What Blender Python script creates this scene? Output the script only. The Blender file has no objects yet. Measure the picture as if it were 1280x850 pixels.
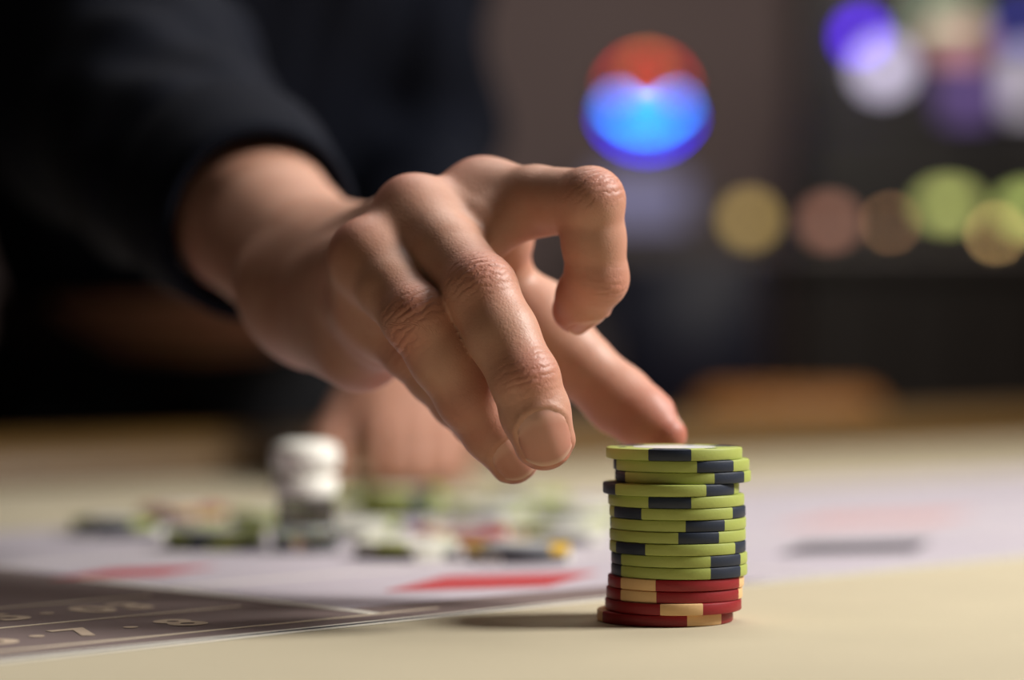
import bpy, math, random
import numpy as np
from mathutils import Vector, Matrix

random.seed(7)
rng = np.random.default_rng(7)
scene = bpy.context.scene
COL = scene.collection

# ------------------------------------------------------------------ frame
# local units: millimetres, x right, y away from the camera, z above the table felt
TABLE_H = 0.900          # felt height above the floor (m)
CAM_H = 77.9             # lens height above the felt (mm)
FPX = 3022.0             # focal length in pixels of the 1280 frame
HOR = 440.0              # pixel row of the horizon


def W(p):
    """local mm -> world m"""
    return Vector((p[0] / 1000.0, p[1] / 1000.0, p[2] / 1000.0 + TABLE_H))


def P(px, py, y):
    """point at distance y (mm) seen at a pixel, local mm"""
    return np.array([(px - 640.0) / FPX * y, y, CAM_H + (HOR - py) / FPX * y])


# ------------------------------------------------------------------ camera
cd = bpy.data.cameras.new('camera')
cam = bpy.data.objects.new('camera', cd)
COL.objects.link(cam)
cd.sensor_width = 36.0
cd.lens = 85.0
cd.clip_start = 0.02
cd.clip_end = 60.0
cam.location = W((0, 0, CAM_H))
cam.rotation_euler = (math.radians(90) + math.atan((HOR - 425.0) / FPX), 0, 0)
cd.dof.use_dof = True
cd.dof.focus_distance = 0.684
cd.dof.aperture_fstop = 3.9
scene.camera = cam

# ------------------------------------------------------------------ light
world = bpy.data.worlds.new('world')
scene.world = world
world.use_nodes = True
bg = world.node_tree.nodes['Background']
bg.inputs['Color'].default_value = (1.0, 0.90, 0.80, 1)
bg.inputs['Strength'].default_value = 0.03


def area(name, loc, target, size, power, color=(1, 1, 1), sizey=None):
    l = bpy.data.lights.new(name, 'AREA')
    l.energy = power
    l.color = color
    l.size = size
    if sizey:
        l.shape = 'RECTANGLE'
        l.size_y = sizey
    o = bpy.data.objects.new(name, l)
    COL.objects.link(o)
    o.location = W(loc)
    d = W(target) - W(loc)
    o.rotation_euler = d.to_track_quat('-Z', 'Y').to_euler()
    return o


area('table_lamp_light', (980, 760, 900), (0, 720, 60), 0.38, 28.0, (1.0, 0.965, 0.92))
area('ceiling_fill', (150, 1450, 1350), (50, 1350, 0), 0.8, 10.5, (1.0, 0.95, 0.90))  # soft overhead fill, added to lift the shade and the far felt
area('aisle_fill', (950, 2500, 1500), (600, 3100, 0), 0.8, 9.0, (1.0, 0.88, 0.74))  # fill added to brighten the tan chairs beyond the table
area('hall_light', (500, 4800, 1900), (300, 6500, 300), 1.6, 40.0, (1.0, 0.88, 0.80))

vs = scene.view_settings
vs.view_transform = 'Standard'
vs.look = 'None'
vs.gamma = 1.0
vs.use_curve_mapping = False
vs.exposure = 0.0

# ------------------------------------------------------------------ materials


def srgb(r, g, b):
    def f(c):
        c /= 255.0
        return c / 12.92 if c <= 0.04045 else ((c + 0.055) / 1.055) ** 2.4
    return (f(r), f(g), f(b), 1.0)


class NT:
    def __init__(self, name):
        self.m = bpy.data.materials.new(name)
        self.m.use_nodes = True
        self.t = self.m.node_tree
        self.b = self.t.nodes['Principled BSDF']

    def n(self, typ, **kw):
        nd = self.t.nodes.new(typ)
        for k, v in kw.items():
            if hasattr(nd, k):
                setattr(nd, k, v)
        return nd

    def l(self, a, b):
        self.t.links.new(a, b)

    def mix(self, fac, a, b, blend='MIX'):
        nd = self.t.nodes.new('ShaderNodeMix')
        nd.data_type = 'RGBA'
        nd.blend_type = blend
        for sock, v in ((nd.inputs[0], fac), (nd.inputs[6], a), (nd.inputs[7], b)):
            if hasattr(v, 'links'):
                self.l(v, sock)
            else:
                sock.default_value = v
        return nd.outputs[2]

    def math(self, op, a, b=None, c=None, clamp=False):
        nd = self.t.nodes.new('ShaderNodeMath')
        nd.operation = op
        nd.use_clamp = clamp
        for i, v in enumerate((a, b, c)):
            if v is None:
                continue
            if hasattr(v, 'links'):
                self.l(v, nd.inputs[i])
            else:
                nd.inputs[i].default_value = v
        return nd.outputs[0]

    def noise(self, scale, detail=3, rough=0.5, vec=None):
        nd = self.t.nodes.new('ShaderNodeTexNoise')
        nd.inputs['Scale'].default_value = scale
        nd.inputs['Detail'].default_value = detail
        nd.inputs['Roughness'].default_value = rough
        if vec is None:
            tc = self.t.nodes.new('ShaderNodeTexCoord')
            vec = tc.outputs['Object']
        self.l(vec, nd.inputs['Vector'])
        return nd.outputs['Fac']

    def bump(self, height, strength=0.5, dist=0.001, normal=None):
        nd = self.t.nodes.new('ShaderNodeBump')
        nd.inputs['Strength'].default_value = strength
        nd.inputs['Distance'].default_value = dist
        self.l(height, nd.inputs['Height'])
        if normal is not None:
            self.l(normal, nd.inputs['Normal'])
        return nd.outputs['Normal']


def simple(name, col, rough=0.6, metal=0.0, vary=0.10, scale=60.0, bump=0.0, bscale=800.0, bdist=0.0003,
           spec=0.5, coat=0.0, sheen=0.0):
    t = NT(name)
    n = t.noise(scale, 4)
    dark = (col[0] * (1 - vary), col[1] * (1 - vary), col[2] * (1 - vary), 1)
    lite = tuple(min(1.0, c * (1 + vary)) for c in col[:3]) + (1,)
    t.l(t.mix(n, dark, lite), t.b.inputs['Base Color'])
    t.b.inputs['Roughness'].default_value = rough
    t.b.inputs['Metallic'].default_value = metal
    t.b.inputs['Specular IOR Level'].default_value = spec
    t.b.inputs['Coat Weight'].default_value = coat
    t.b.inputs['Sheen Weight'].default_value = sheen
    if bump > 0:
        t.l(t.bump(t.noise(bscale, 3), bump, bdist), t.b.inputs['Normal'])
    return t.m


def glow(name, col, strength):
    t = NT(name)
    t.b.inputs['Base Color'].default_value = (col[0] * .3, col[1] * .3, col[2] * .3, 1)
    t.b.inputs['Emission Color'].default_value = (col[0], col[1], col[2], 1)
    n = t.noise(30, 2)
    s = t.math('MULTIPLY_ADD', n, 0.3 * strength, 0.85 * strength)
    t.l(s, t.b.inputs['Emission Strength'])
    return t.m


def felt(name, col, vary=0.08):
    t = NT(name)
    n1 = t.noise(18, 4)
    n2 = t.noise(1400, 2)
    c1 = t.mix(n1, tuple(c * (1 - vary) for c in col[:3]) + (1,), tuple(min(1, c * (1 + vary)) for c in col[:3]) + (1,))
    c2 = t.mix(t.math('MULTIPLY', n2, 0.35), c1, tuple(c * 0.55 for c in col[:3]) + (1,))
    t.l(c2, t.b.inputs['Base Color'])
    t.b.inputs['Roughness'].default_value = 0.85
    t.b.inputs['Specular IOR Level'].default_value = 0.25
    t.b.inputs['Sheen Weight'].default_value = 0.15
    t.l(t.bump(t.noise(1600, 3, 0.7), 0.6, 0.0004), t.b.inputs['Normal'])
    return t.m


def skin_material():
    t = NT('skin')
    tc = t.n('ShaderNodeTexCoord')
    base = srgb(196, 150, 128)
    red = srgb(180, 98, 82)
    dark = srgb(150, 95, 66)
    at = t.n('ShaderNodeAttribute', attribute_name='tone')
    sep = t.n('ShaderNodeSeparateColor')
    t.l(at.outputs['Color'], sep.inputs[0])
    mot = t.noise(95, 4, 0.6)
    c = t.mix(t.math('MULTIPLY_ADD', mot, 0.9, -0.22, clamp=True), base, srgb(172, 116, 92))
    c = t.mix(sep.outputs[0], c, red)
    c = t.mix(sep.outputs[1], c, dark)
    spots = t.noise(420, 2, 0.5)
    c = t.mix(t.math('MULTIPLY', t.math('SUBTRACT', spots, 0.66, clamp=True), 1.2, clamp=True), c, srgb(150, 88, 62))
    t.l(c, t.b.inputs['Base Color'])
    t.b.inputs['Roughness'].default_value = 0.49
    t.b.inputs['Specular IOR Level'].default_value = 0.42
    t.b.inputs['Subsurface Weight'].default_value = 0.14
    t.b.inputs['Subsurface Radius'].default_value = (1.0, 0.35, 0.18)
    t.b.inputs['Subsurface Scale'].default_value = 0.0025
    # knuckle creases: attribute holds distance along / across the finger (mm) and a mask
    cr = t.n('ShaderNodeAttribute', attribute_name='crease')
    sx = t.n('ShaderNodeSeparateXYZ')
    t.l(cr.outputs['Vector'], sx.inputs[0])
    wob = t.noise(230, 3, 0.6)
    bend = t.math('MULTIPLY', t.math('MULTIPLY', sx.outputs[1], sx.outputs[1]), 0.020)
    ph = t.math('ADD', t.math('MULTIPLY', sx.outputs[0], 2.7), t.math('MULTIPLY', wob, 11.0))
    ph = t.math('ADD', ph, t.math('MULTIPLY', bend, t.math('SIGN', sx.outputs[0])))
    sn = t.math('SINE', ph)
    sn = t.math('POWER', t.math('ABSOLUTE', t.math('MULTIPLY_ADD', sn, 0.5, 0.5)), 0.55)
    h1 = t.math('MULTIPLY', sn, sx.outputs[2])
    b1 = t.bump(h1, 0.36, 0.0010)
    # fine skin grain
    vo = t.n('ShaderNodeTexVoronoi')
    vo.feature = 'DISTANCE_TO_EDGE'
    vo.inputs['Scale'].default_value = 900
    t.l(tc.outputs['Object'], vo.inputs['Vector'])
    hh = t.math('ADD', t.math('MULTIPLY', vo.outputs['Distance'], 0.8), t.math('MULTIPLY', t.noise(500, 4, 0.7), 0.9))
    b2 = t.bump(hh, 0.30, 0.00035, b1)
    t.l(b2, t.b.inputs['Normal'])
    return t.m


def nail_material():
    t = NT('nail')
    at = t.n('ShaderNodeAttribute', attribute_name='nail_v')
    r = t.n('ShaderNodeValToRGB')
    e = r.color_ramp.elements
    e[0].position = 0.0
    e[0].color = srgb(206, 158, 142)
    e[1].position = 1.0
    e[1].color = srgb(214, 176, 156)
    for p, c in ((0.16, srgb(202, 152, 134)), (0.30, srgb(192, 136, 118)), (0.90, srgb(190, 132, 114)), (0.95, srgb(204, 158, 138))):
        q = e.new(p)
        q.color = c
    t.l(at.outputs['Fac'], r.inputs[0])
    t.l(r.outputs[0], t.b.inputs['Base Color'])
    t.b.inputs['Roughness'].default_value = 0.30
    t.b.inputs['Subsurface Weight'].default_value = 0.2
    t.b.inputs['Subsurface Radius'].default_value = (1.0, 0.4, 0.25)
    t.b.inputs['Subsurface Scale'].default_value = 0.0015
    t.l(t.bump(t.noise(700, 2), 0.12, 0.0002), t.b.inputs['Normal'])
    return t.m


M = {}
M['skin'] = skin_material()
M['nail'] = nail_material()
M['felt'] = felt('felt_beige', srgb(192, 180, 151))
M['taupe'] = felt('print_taupe', srgb(114, 95, 91))
M['lavender'] = felt('print_sheen', srgb(184, 175, 184))  # grazing sheen over the print, put into the colour
M['cream'] = felt('print_cream', srgb(222, 206, 180))
M['white_print'] = felt('print_white', srgb(236, 230, 216))
M['dark_print'] = felt('print_dark', srgb(44, 42, 50))
M['red_print'] = felt('print_red', srgb(176, 40, 46))
M['text_print'] = felt('print_text', srgb(196, 174, 150))
M['pink_print'] = felt('print_pink', srgb(196, 152, 150))
M['rail'] = simple('rail_leather', srgb(92, 66, 26), 0.5, vary=0.2, bump=0.3, bscale=500)
M['wood'] = simple('table_wood', srgb(84, 50, 26), 0.4, vary=0.25, scale=20)
M['green'] = simple('chip_green', srgb(164, 174, 88), 0.5, vary=0.07, scale=150, bump=0.25, bscale=1500, bdist=0.0002)
M['navy'] = simple('chip_navy', srgb(24, 35, 56), 0.5, vary=0.15, scale=150, bump=0.25, bscale=1500, bdist=0.0002)
M['red'] = simple('chip_red', srgb(142, 16, 26), 0.5, vary=0.08, scale=150, bump=0.25, bscale=1500, bdist=0.0002)
M['cream_chip'] = simple('chip_cream', srgb(228, 186, 132), 0.5, vary=0.06, scale=150, bump=0.25, bscale=1500, bdist=0.0002)
M['inlay'] = simple('chip_inlay', srgb(222, 222, 220), 0.3, vary=0.03)
M['white_chip'] = simple('chip_white', srgb(222, 222, 206), 0.5, vary=0.04)
M['yellow_chip'] = simple('chip_yellow', srgb(222, 178, 30), 0.5, vary=0.06)
M['grey_chip'] = simple('chip_grey', srgb(60, 58, 62), 0.5, vary=0.06)
M['slate'] = simple('chip_slate', srgb(110, 114, 120), 0.5, vary=0.06)
M['shirt'] = simple('shirt_cloth', srgb(13, 16, 26), 0.85, vary=0.15, bump=0.35, bscale=900, bdist=0.0004, spec=0.10)
M['trouser'] = simple('trouser_cloth', srgb(22, 22, 25), 0.85, vary=0.12, spec=0.3)
M['belt'] = simple('belt_leather', srgb(46, 30, 20), 0.45, vary=0.15)
M['buckle'] = simple('buckle_metal', srgb(180, 136, 100), 0.45, metal=0.4, vary=0.05)
M['hair'] = simple('hair', srgb(28, 20, 16), 0.6, vary=0.3, scale=300)
M['marker_white'] = simple('marker_white', srgb(240, 238, 228), 0.35, vary=0.02)
M['wall'] = simple('wall_plaster', srgb(122, 108, 107), 0.85, vary=0.10, scale=1.2)
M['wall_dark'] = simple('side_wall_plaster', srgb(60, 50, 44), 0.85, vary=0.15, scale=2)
M['carpet'] = simple('carpet', srgb(54, 34, 26), 0.95, vary=0.3, scale=8)
M['black'] = simple('cabinet_black', srgb(20, 19, 18), 0.5, vary=0.1)
M['cabinet_grey'] = simple('cabinet_grey', srgb(74, 66, 62), 0.55, vary=0.08)
M['steel'] = simple('brushed_steel', srgb(120, 116, 110), 0.35, metal=0.9, vary=0.05)
M['counter_wood'] = simple('counter_wood', srgb(40, 28, 18), 0.45, vary=0.2, scale=12)
M['tan_leather'] = simple('tan_leather', srgb(190, 126, 62), 0.5, vary=0.1, scale=30)
M['blue_leather'] = simple('blue_leather', srgb(40, 42, 60), 0.5, vary=0.1, scale=30)


def acrylic(name='marker_acrylic', col=srgb(214, 226, 220)):
    t = NT(name)
    t.b.inputs['Base Color'].default_value = col
    t.b.inputs['Roughness'].default_value = 0.06
    t.b.inputs['Transmission Weight'].default_value = 0.92
    t.b.inputs['IOR'].default_value = 1.45
    t.l(t.bump(t.noise(200, 2), 0.05, 0.0002), t.b.inputs['Normal'])
    return t.m


M['acrylic'] = acrylic()
M['grey_acrylic'] = acrylic('marker_grey_acrylic', srgb(120, 116, 108))


def globe_glass():
    t = NT('globe_glass')
    t.b.inputs['Base Color'].default_value = (0.9, 0.85, 0.8, 1)
    t.b.inputs['Roughness'].default_value = 0.1
    t.b.inputs['Transmission Weight'].default_value = 0.95
    t.b.inputs['IOR'].default_value = 1.05
    return t.m


M['globe'] = globe_glass()

# ------------------------------------------------------------------ object helpers


def add(name, verts, faces, mat, parent=None, smooth=False, sharp=None, local=False):
    """verts in local mm (converted to world m) unless local=True (already m)"""
    me = bpy.data.meshes.new(name)
    v = np.asarray(verts, dtype=float)
    if not local:
        v = v / 1000.0
        v[:, 2] += TABLE_H
    me.from_pydata(v.tolist(), [], [list(map(int, f)) for f in faces])
    me.materials.append(mat)
    if smooth or sharp is not None:
        me.polygons.foreach_set('use_smooth', [True] * len(me.polygons))
    if sharp is not None:
        me.set_sharp_from_angle(angle=math.radians(sharp))
    me.update()
    o = bpy.data.objects.new(name, me)
    COL.objects.link(o)
    if parent is not None:
        o.parent = parent
        o.matrix_parent_inverse = parent.matrix_world.inverted()
    return o


def tag(o, label=None, cat=None, group=None, kind=None):
    if label:
        o['label'] = label
    if cat:
        o['category'] = cat
    if group:
        o['group'] = group
    if kind:
        o['kind'] = kind
    return o


def empty(name, loc=(0, 0, 0), rz=0.0):
    o = bpy.data.objects.new(name, None)
    COL.objects.link(o)
    o.empty_display_size = 0.02
    o.location = W(loc)
    o.rotation_euler = (0, 0, rz)
    o.matrix_world = Matrix.Translation(W(loc)) @ Matrix.Rotation(rz, 4, 'Z')
    return o


class MB:
    def __init__(s):
        s.v = []
        s.f = []

    def raw(s, v, f):
        k = len(s.v)
        s.v += [tuple(map(float, q)) for q in v]
        s.f += [tuple(i + k for i in q) for q in f]
        return s

    def frame_box(s, c, ax, ay, az, hx, hy, hz, bev=0.0):
        """chamfered box, centre c, unit axes, half sizes"""
        c = np.array(c, float)
        ax, ay, az = (np.array(a, float) for a in (ax, ay, az))
        b = min(bev, hx * .9, hy * .9, hz * .9)
        if b <= 0:
            pts = [c + ax * hx * i + ay * hy * j + az * hz * k for k in (-1, 1) for i, j in ((-1, -1), (1, -1), (1, 1), (-1, 1))]
            return s.raw(pts, [(3, 2, 1, 0), (4, 5, 6, 7), (0, 1, 5, 4), (1, 2, 6, 5), (2, 3, 7, 6), (3, 0, 4, 7)])

        def ring(ix, iy, z):
            r = []
            for sx, sy in ((-1, -1), (1, -1), (1, 1), (-1, 1)):
                p1 = (sx * (ix - b), sy * iy)
                p2 = (sx * ix, sy * (iy - b))
                r += [p1, p2] if sx * sy < 0 else [p2, p1]
            return [c + ax * q[0] + ay * q[1] + az * z for q in r]
        rings = [ring(hx - b, hy - b, -hz), ring(hx, hy, -hz + b), ring(hx, hy, hz - b), ring(hx - b, hy - b, hz)]
        pts = [p for r in rings for p in r]
        fs = [tuple(range(7, -1, -1)), tuple(range(24, 32))]
        for r in range(3):
            for i in range(8):
                j = (i + 1) % 8
                fs.append((r * 8 + i, r * 8 + j, r * 8 + 8 + j, r * 8 + 8 + i))
        return s.raw(pts, fs)

    def box(s, lo, hi, bev=0.0):
        lo = np.array(lo, float)
        hi = np.array(hi, float)
        c = (lo + hi) / 2
        h = (hi - lo) / 2
        return s.frame_box(c, (1, 0, 0), (0, 1, 0), (0, 0, 1), h[0], h[1], h[2], bev)

    def lathe(s, c, prof, n=48, axis=(0, 0, 1)):
        az = np.array(axis, float)
        az /= np.linalg.norm(az)
        t = np.array([1.0, 0, 0]) if abs(az[0]) < .9 else np.array([0, 1.0, 0])
        ax = np.cross(t, az)
        ax /= np.linalg.norm(ax)
        ay = np.cross(az, ax)
        c = np.array(c, float)
        pts = []
        for r, z in prof:
            for i in range(n):
                a = 2 * math.pi * i / n
                pts.append(c + az * z + r * (ax * math.cos(a) + ay * math.sin(a)))
        fs = []
        for k in range(len(prof) - 1):
            for i in range(n):
                j = (i + 1) % n
                fs.append((k * n + i, k * n + j, (k + 1) * n + j, (k + 1) * n + i))
        fs.append(tuple(range(n - 1, -1, -1)))
        fs.append(tuple((len(prof) - 1) * n + i for i in range(n)))
        return s.raw(pts, fs)

    def tube(s, pts, r, n=10, closed=False):
        pts = [np.array(p, float) for p in pts]
        m = len(pts)
        rad = r if hasattr(r, '__len__') else [r] * m
        out = []
        up = None
        for i in range(m):
            a = pts[i - 1] if (closed or i > 0) else pts[i]
            b = pts[(i + 1) % m] if (closed or i < m - 1) else pts[i]
            d = b - a
            d /= np.linalg.norm(d)
            if up is None:
                up = np.array([0, 0, 1.0]) if abs(d[2]) < .9 else np.array([0, 1.0, 0])
            sx = np.cross(d, up)
            sx /= np.linalg.norm(sx)
            sy = np.cross(sx, d)
            up = sy
            for k in range(n):
                t = 2 * math.pi * k / n
                out.append(pts[i] + rad[i] * (sx * math.cos(t) + sy * math.sin(t)))
        fs = []
        for i in range(m if closed else m - 1):
            j = (i + 1) % m
            for k in range(n):
                l = (k + 1) % n
                fs.append((i * n + k, i * n + l, j * n + l, j * n + k))
        if not closed:
            fs.append(tuple(range(n - 1, -1, -1)))
            fs.append(tuple((m - 1) * n + k for k in range(n)))
        return s.raw(out, fs)

    def build(s, name, mat, parent=None, **kw):
        return add(name, s.v, s.f, mat, parent, **kw)


# ------------------------------------------------------------------ the room
FLOOR = -TABLE_H * 1000
o = MB().box((-5200, -2500, FLOOR - 60), (5200, 7700, FLOOR)).build('floor', M['carpet'])
tag(o, 'dark brown carpet floor of the gaming hall', 'floor', kind='structure')
o = MB().box((-5200, 7500, FLOOR), (5200, 7620, 2300)).build('wall_back', M['wall'])
tag(o, 'grey brown plaster wall at the back of the hall', 'wall', kind='structure')

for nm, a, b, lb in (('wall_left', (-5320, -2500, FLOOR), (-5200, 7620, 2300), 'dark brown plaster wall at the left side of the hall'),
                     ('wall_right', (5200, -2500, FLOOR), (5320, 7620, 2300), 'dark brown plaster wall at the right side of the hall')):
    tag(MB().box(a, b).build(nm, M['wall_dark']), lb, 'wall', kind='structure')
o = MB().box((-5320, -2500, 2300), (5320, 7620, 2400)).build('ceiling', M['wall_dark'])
tag(o, 'dark brown ceiling of the gaming hall', 'ceiling', kind='structure')

# ------------------------------------------------------------------ gaming table
TA = math.radians(44)
UX = np.array([math.cos(TA), math.sin(TA), 0])      # along the table
VX = np.array([-math.sin(TA), math.cos(TA), 0])     # across, away from the camera
ZX = np.array([0, 0, 1.0])


def T(s, t, z=0.0):
    return UX * s + VX * t + ZX * z


S0, S1, T0, T1 = -350.0, 2350.0, 110.0, 1193.0
table = empty('gaming_table', T((S0 + S1) / 2, (T0 + T1) / 2, FLOOR))
tag(table, 'beige felt gaming table with printed betting layout and brown padded rail', 'table')


def tbox(s0, s1, t0, t1, z0, z1, bev=0.0):
    return MB().frame_box(T((s0 + s1) / 2, (t0 + t1) / 2, (z0 + z1) / 2), UX, VX, ZX, (s1 - s0) / 2, (t1 - t0) / 2, (z1 - z0) / 2, bev)


o = tbox(S0, S1, T0, T1, -14, 0).build('felt_top', M['felt'], table)
tag(o, 'beige felt playing surface')
tbox(S0 - 60, S1 + 60, T0 - 40, T1 + 60, -150, -14, 6).build('apron', M['wood'], table)
for s in (S0 + 150, S1 - 150):
    for t in (T0 + 130, T1 - 130):
        MB().lathe(T(s, t, FLOOR), [(60, 0), (62, 20), (45, 60), (38, 300), (46, 560), (62, 700), (66, 750)], 24).build('leg', M['wood'], table, sharp=40)


def rail(p0, p1, w, h, name='rail'):
    """padded rail with a rounded section between two table points"""
    a = T(*p0)
    b = T(*p1)
    d = (b - a) / np.linalg.norm(b - a)
    side = np.cross(d, ZX)
    prof = []
    for i in range(17):
        an = math.pi * i / 16
        prof.append((w / 2 * math.copysign(abs(math.cos(an)) ** 0.7, math.cos(an)), -10 + (h + 10) * math.sin(an) ** 0.7))
    prof += [(-w / 2, -14), (w / 2, -14)]
    n = len(prof)
    pts = [q + side * x + ZX * z for q in (a, b) for x, z in prof]
    fs = [(i, (i + 1) % n, n + (i + 1) % n, n + i) for i in range(n)] + [tuple(range(n)), tuple(range(2 * n - 1, n - 1, -1))]
    o = MB().raw(pts, fs).build(name, M['rail'], table, sharp=50)
    return o


tag(rail((S0, T1 + 38), (S1, T1 + 38), 76, 30), 'brown padded leather rail')
tag(rail((S1 + 38, T0), (S1 + 38, T1 + 60), 76, 40), 'brown padded leather rail')

# printed layout: thin sheets and lines lying on the felt
Z1, Z2, Z3 = 0.10, 0.20, 0.30


def sheet(name, pts, z, mat, label=None):
    q = [T(a, b, z) for a, b in pts]
    n = len(q)
    lowq = [p - ZX * 0.2 for p in q]
    o = MB().raw(q + lowq, [tuple(range(n)), tuple(range(2 * n - 1, n - 1, -1))] + [(i, n + i, n + (i + 1) % n, (i + 1) % n) for i in range(n)]).build(name, mat, table)
    if label:
        o['label'] = label
    return o


def rect(s0, s1, t0, t1):
    return [(s0, t0), (s1, t0), (s1, t1), (s0, t1)]


def line(s0, t0, s1, t1, w, z=Z3, mat='cream', name='printed_line'):
    d = np.array([s1 - s0, t1 - t0], float)
    d /= np.linalg.norm(d)
    nn = np.array([-d[1], d[0]]) * w / 2
    sheet(name, [(s0 - nn[0], t0 - nn[1]), (s1 - nn[0], t1 - nn[1]), (s1 + nn[0], t1 + nn[1]), (s0 + nn[0], t0 + nn[1])], z, M[mat])


LE = 524.0
SB = 474.0
sheet('layout_sheet', rect(-150, SB, LE, 935), Z1, M['taupe'], 'taupe printed betting sheet')
sheet('layout_sheet', rect(SB, 1750, LE, 905), Z1, M['lavender'], 'printed betting sheet with pale lavender sheen painted in')
sheet('layout_band', [(SB, LE + 6), (640, LE + 6), (600, LE + 30), (SB, LE + 38)], Z2, M['taupe'], 'taupe printed border band')
line(-150, LE + 1.0, 1750, LE + 1.0, 2.6, mat='white_print')
line(-150, LE + 3.6, 1750, LE + 3.6, 2.4, mat='dark_print')
line(-150, LE + 6.2, 1750, LE + 6.2, 2.0, mat='white_print')
line(-150, 544, SB + 20, 544, 1.6)
line(-150, 590, SB - 20, 590, 1.6)
line(-150, 636, SB - 20, 636, 1.6)
line(SB - 4, 544, SB - 4, 700, 4.0, mat='white_print')
for s in (667, 867, 1067, 1267):
    line(s, LE + 8, s, 650, 1.8, mat='white_print')
line(SB, 652, 1750, 652, 1.8, mat='white_print')
line(SB, 760, 1750, 760, 1.8, mat='white_print')


def diamond(s, t, a, b, mat, label):
    sheet('printed_diamond', [(s - a, t), (s, t - b), (s + a, t), (s, t + b)], Z3, M[mat], label)


diamond(566, 594, 50, 25, 'red_print', 'red printed diamond')
diamond(766, 596, 50, 27, 'dark_print', 'black printed diamond')
diamond(497, 706, 36, 15, 'red_print', 'small red printed diamond')
diamond(905, 690, 80, 30, 'pink_print', 'faded pink printed diamond')


def printed_text(txt, s, t, size, mat, parent):
    cu = bpy.data.curves.new('printed_character', 'FONT')
    cu.body = txt
    cu.size = size / 1000.0
    cu.align_x = 'CENTER'
    cu.align_y = 'CENTER'
    cu.extrude = 0.00005
    cu.offset = 0.0007
    ob = bpy.data.objects.new('tmp_text', cu)
    COL.objects.link(ob)
    bpy.context.view_layer.update()
    me = bpy.data.meshes.new_from_object(ob.evaluated_get(bpy.context.evaluated_depsgraph_get()))
    bpy.data.objects.remove(ob)
    me.materials.clear()
    me.materials.append(mat)
    ob = bpy.data.objects.new('printed_character', me)
    COL.objects.link(ob)
    ob.parent = parent
    ob.matrix_parent_inverse = parent.matrix_world.inverted()
    ob.matrix_world = Matrix.Translation(W(T(s, t, 0.25))) @ Matrix.Rotation(TA, 4, 'Z')
    return ob


for ch, s in (('5', 352), ('\u00b7', 366), ('7', 380), ('\u00b7', 397), ('8', 414)):
    printed_text(ch, s, 565, 24, M['text_print'], table)
for ch, s in (('3', 372), ('5', 386), ('\u00b7', 400), ('0', 416), ('3', 430)):
    printed_text(ch, s, 612, 24, M['text_print'], table)

# ------------------------------------------------------------------ chips
CR, CT = 19.75, 3.36
chip_cache = {}


def chip_meshes(main, spot):
    key = (main, spot)
    if key in chip_cache:
        return chip_cache[key]
    N = 120
    HALF = 6            # spot half width in segments of 3 degrees
    ri = 12.6
    b = 0.55
    outer = [(ri, 0.06), (CR - b - .1, 0.0), (CR - b * .3, b * .3), (CR, b), (CR, CT - b), (CR - b * .3, CT - b * .3), (CR - b - .1, CT), (ri, CT - 0.06)]

    def sector(i0, i1, prof, cap=True):
        v = []
        f = []
        m = len(prof)
        for i in range(i0, i1 + 1):
            a = math.radians(i * 360.0 / N)
            for r, z in prof:
                v.append((r * math.sin(a) / 1000, -r * math.cos(a) / 1000, z / 1000))
        for i in range(i1 - i0):
            for k in range(m - 1):
                f.append((i * m + k, (i + 1) * m + k, (i + 1) * m + k + 1, i * m + k + 1))
        if cap:
            f.append(tuple(range(m)))
            f.append(tuple(range((i1 - i0) * m + m - 1, (i1 - i0) * m - 1, -1)))
        return v, f
    mb = MB()
    spots = []
    for k in range(3):
        c = k * 40
        sv, sf = sector(c - HALF, c + HALF, outer)
        spots.append((sv, sf))
        gv, gf = sector(c + HALF, c + 40 - HALF, outer)
        mb.raw(gv, gf)
    inner = []
    for z in (0.06, CT - 0.06):
        inner.append([(ri * math.sin(math.radians(i * 3)) / 1000, -ri * math.cos(math.radians(i * 3)) / 1000, z / 1000) for i in range(N)])
    mb.raw(inner[0], [tuple(range(N - 1, -1, -1))])
    mb.raw(inner[1], [tuple(range(N))])

    def mk(name, v, f, mat):
        me = bpy.data.meshes.new(name)
        me.from_pydata([tuple(q) for q in v], [], f)
        me.materials.append(M[mat])
        me.polygons.foreach_set('use_smooth', [True] * len(me.polygons))
        me.set_sharp_from_angle(angle=math.radians(35))
        me.update()
        return me
    body = mk('poker_chip', mb.v, mb.f, main)
    sm = [mk('edge_spot', v, f, spot) for v, f in spots]
    il = MB().lathe((0, 0, 0), [(12.0, CT - 0.10), (12.0, CT + 0.01), (11.6, CT + 0.04), (2.0, CT + 0.04)], 48)
    ilm = mk('inlay', [tuple(np.array(q) / 1000) for q in il.v], il.f, 'inlay')
    mk_ = []
    for k in range(6):
        a = k * math.pi / 3 + .3
        c = np.array([15.4 * math.cos(a), 15.4 * math.sin(a), 0])
        e = MB().frame_box(c + ZX * (CT - 0.02), (math.cos(a), math.sin(a), 0), (-math.sin(a), math.cos(a), 0), ZX, 1.0, 1.6, 0.05)
        mk_.append(mk('stamped_mark', [tuple(np.array(q) / 1000) for q in e.v], e.f, 'navy'))
    chip_cache[key] = (body, sm, ilm, mk_)
    return chip_cache[key]


def chip(x, y, z, ang, main, spot, label, group, top=False):
    body, sm, ilm, marks = chip_meshes(main, spot)
    o = bpy.data.objects.new('poker_chip', body)
    COL.objects.link(o)
    o.location = W((x, y, z))
    o.rotation_euler = (0, 0, math.radians(ang))
    tag(o, label, 'poker chip', group)
    kids = sm + ([ilm] + marks if top else [])
    for me in kids:
        c = bpy.data.objects.new(me.name.split('.')[0], me)
        COL.objects.link(c)
        c.parent = o
    return o


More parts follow.
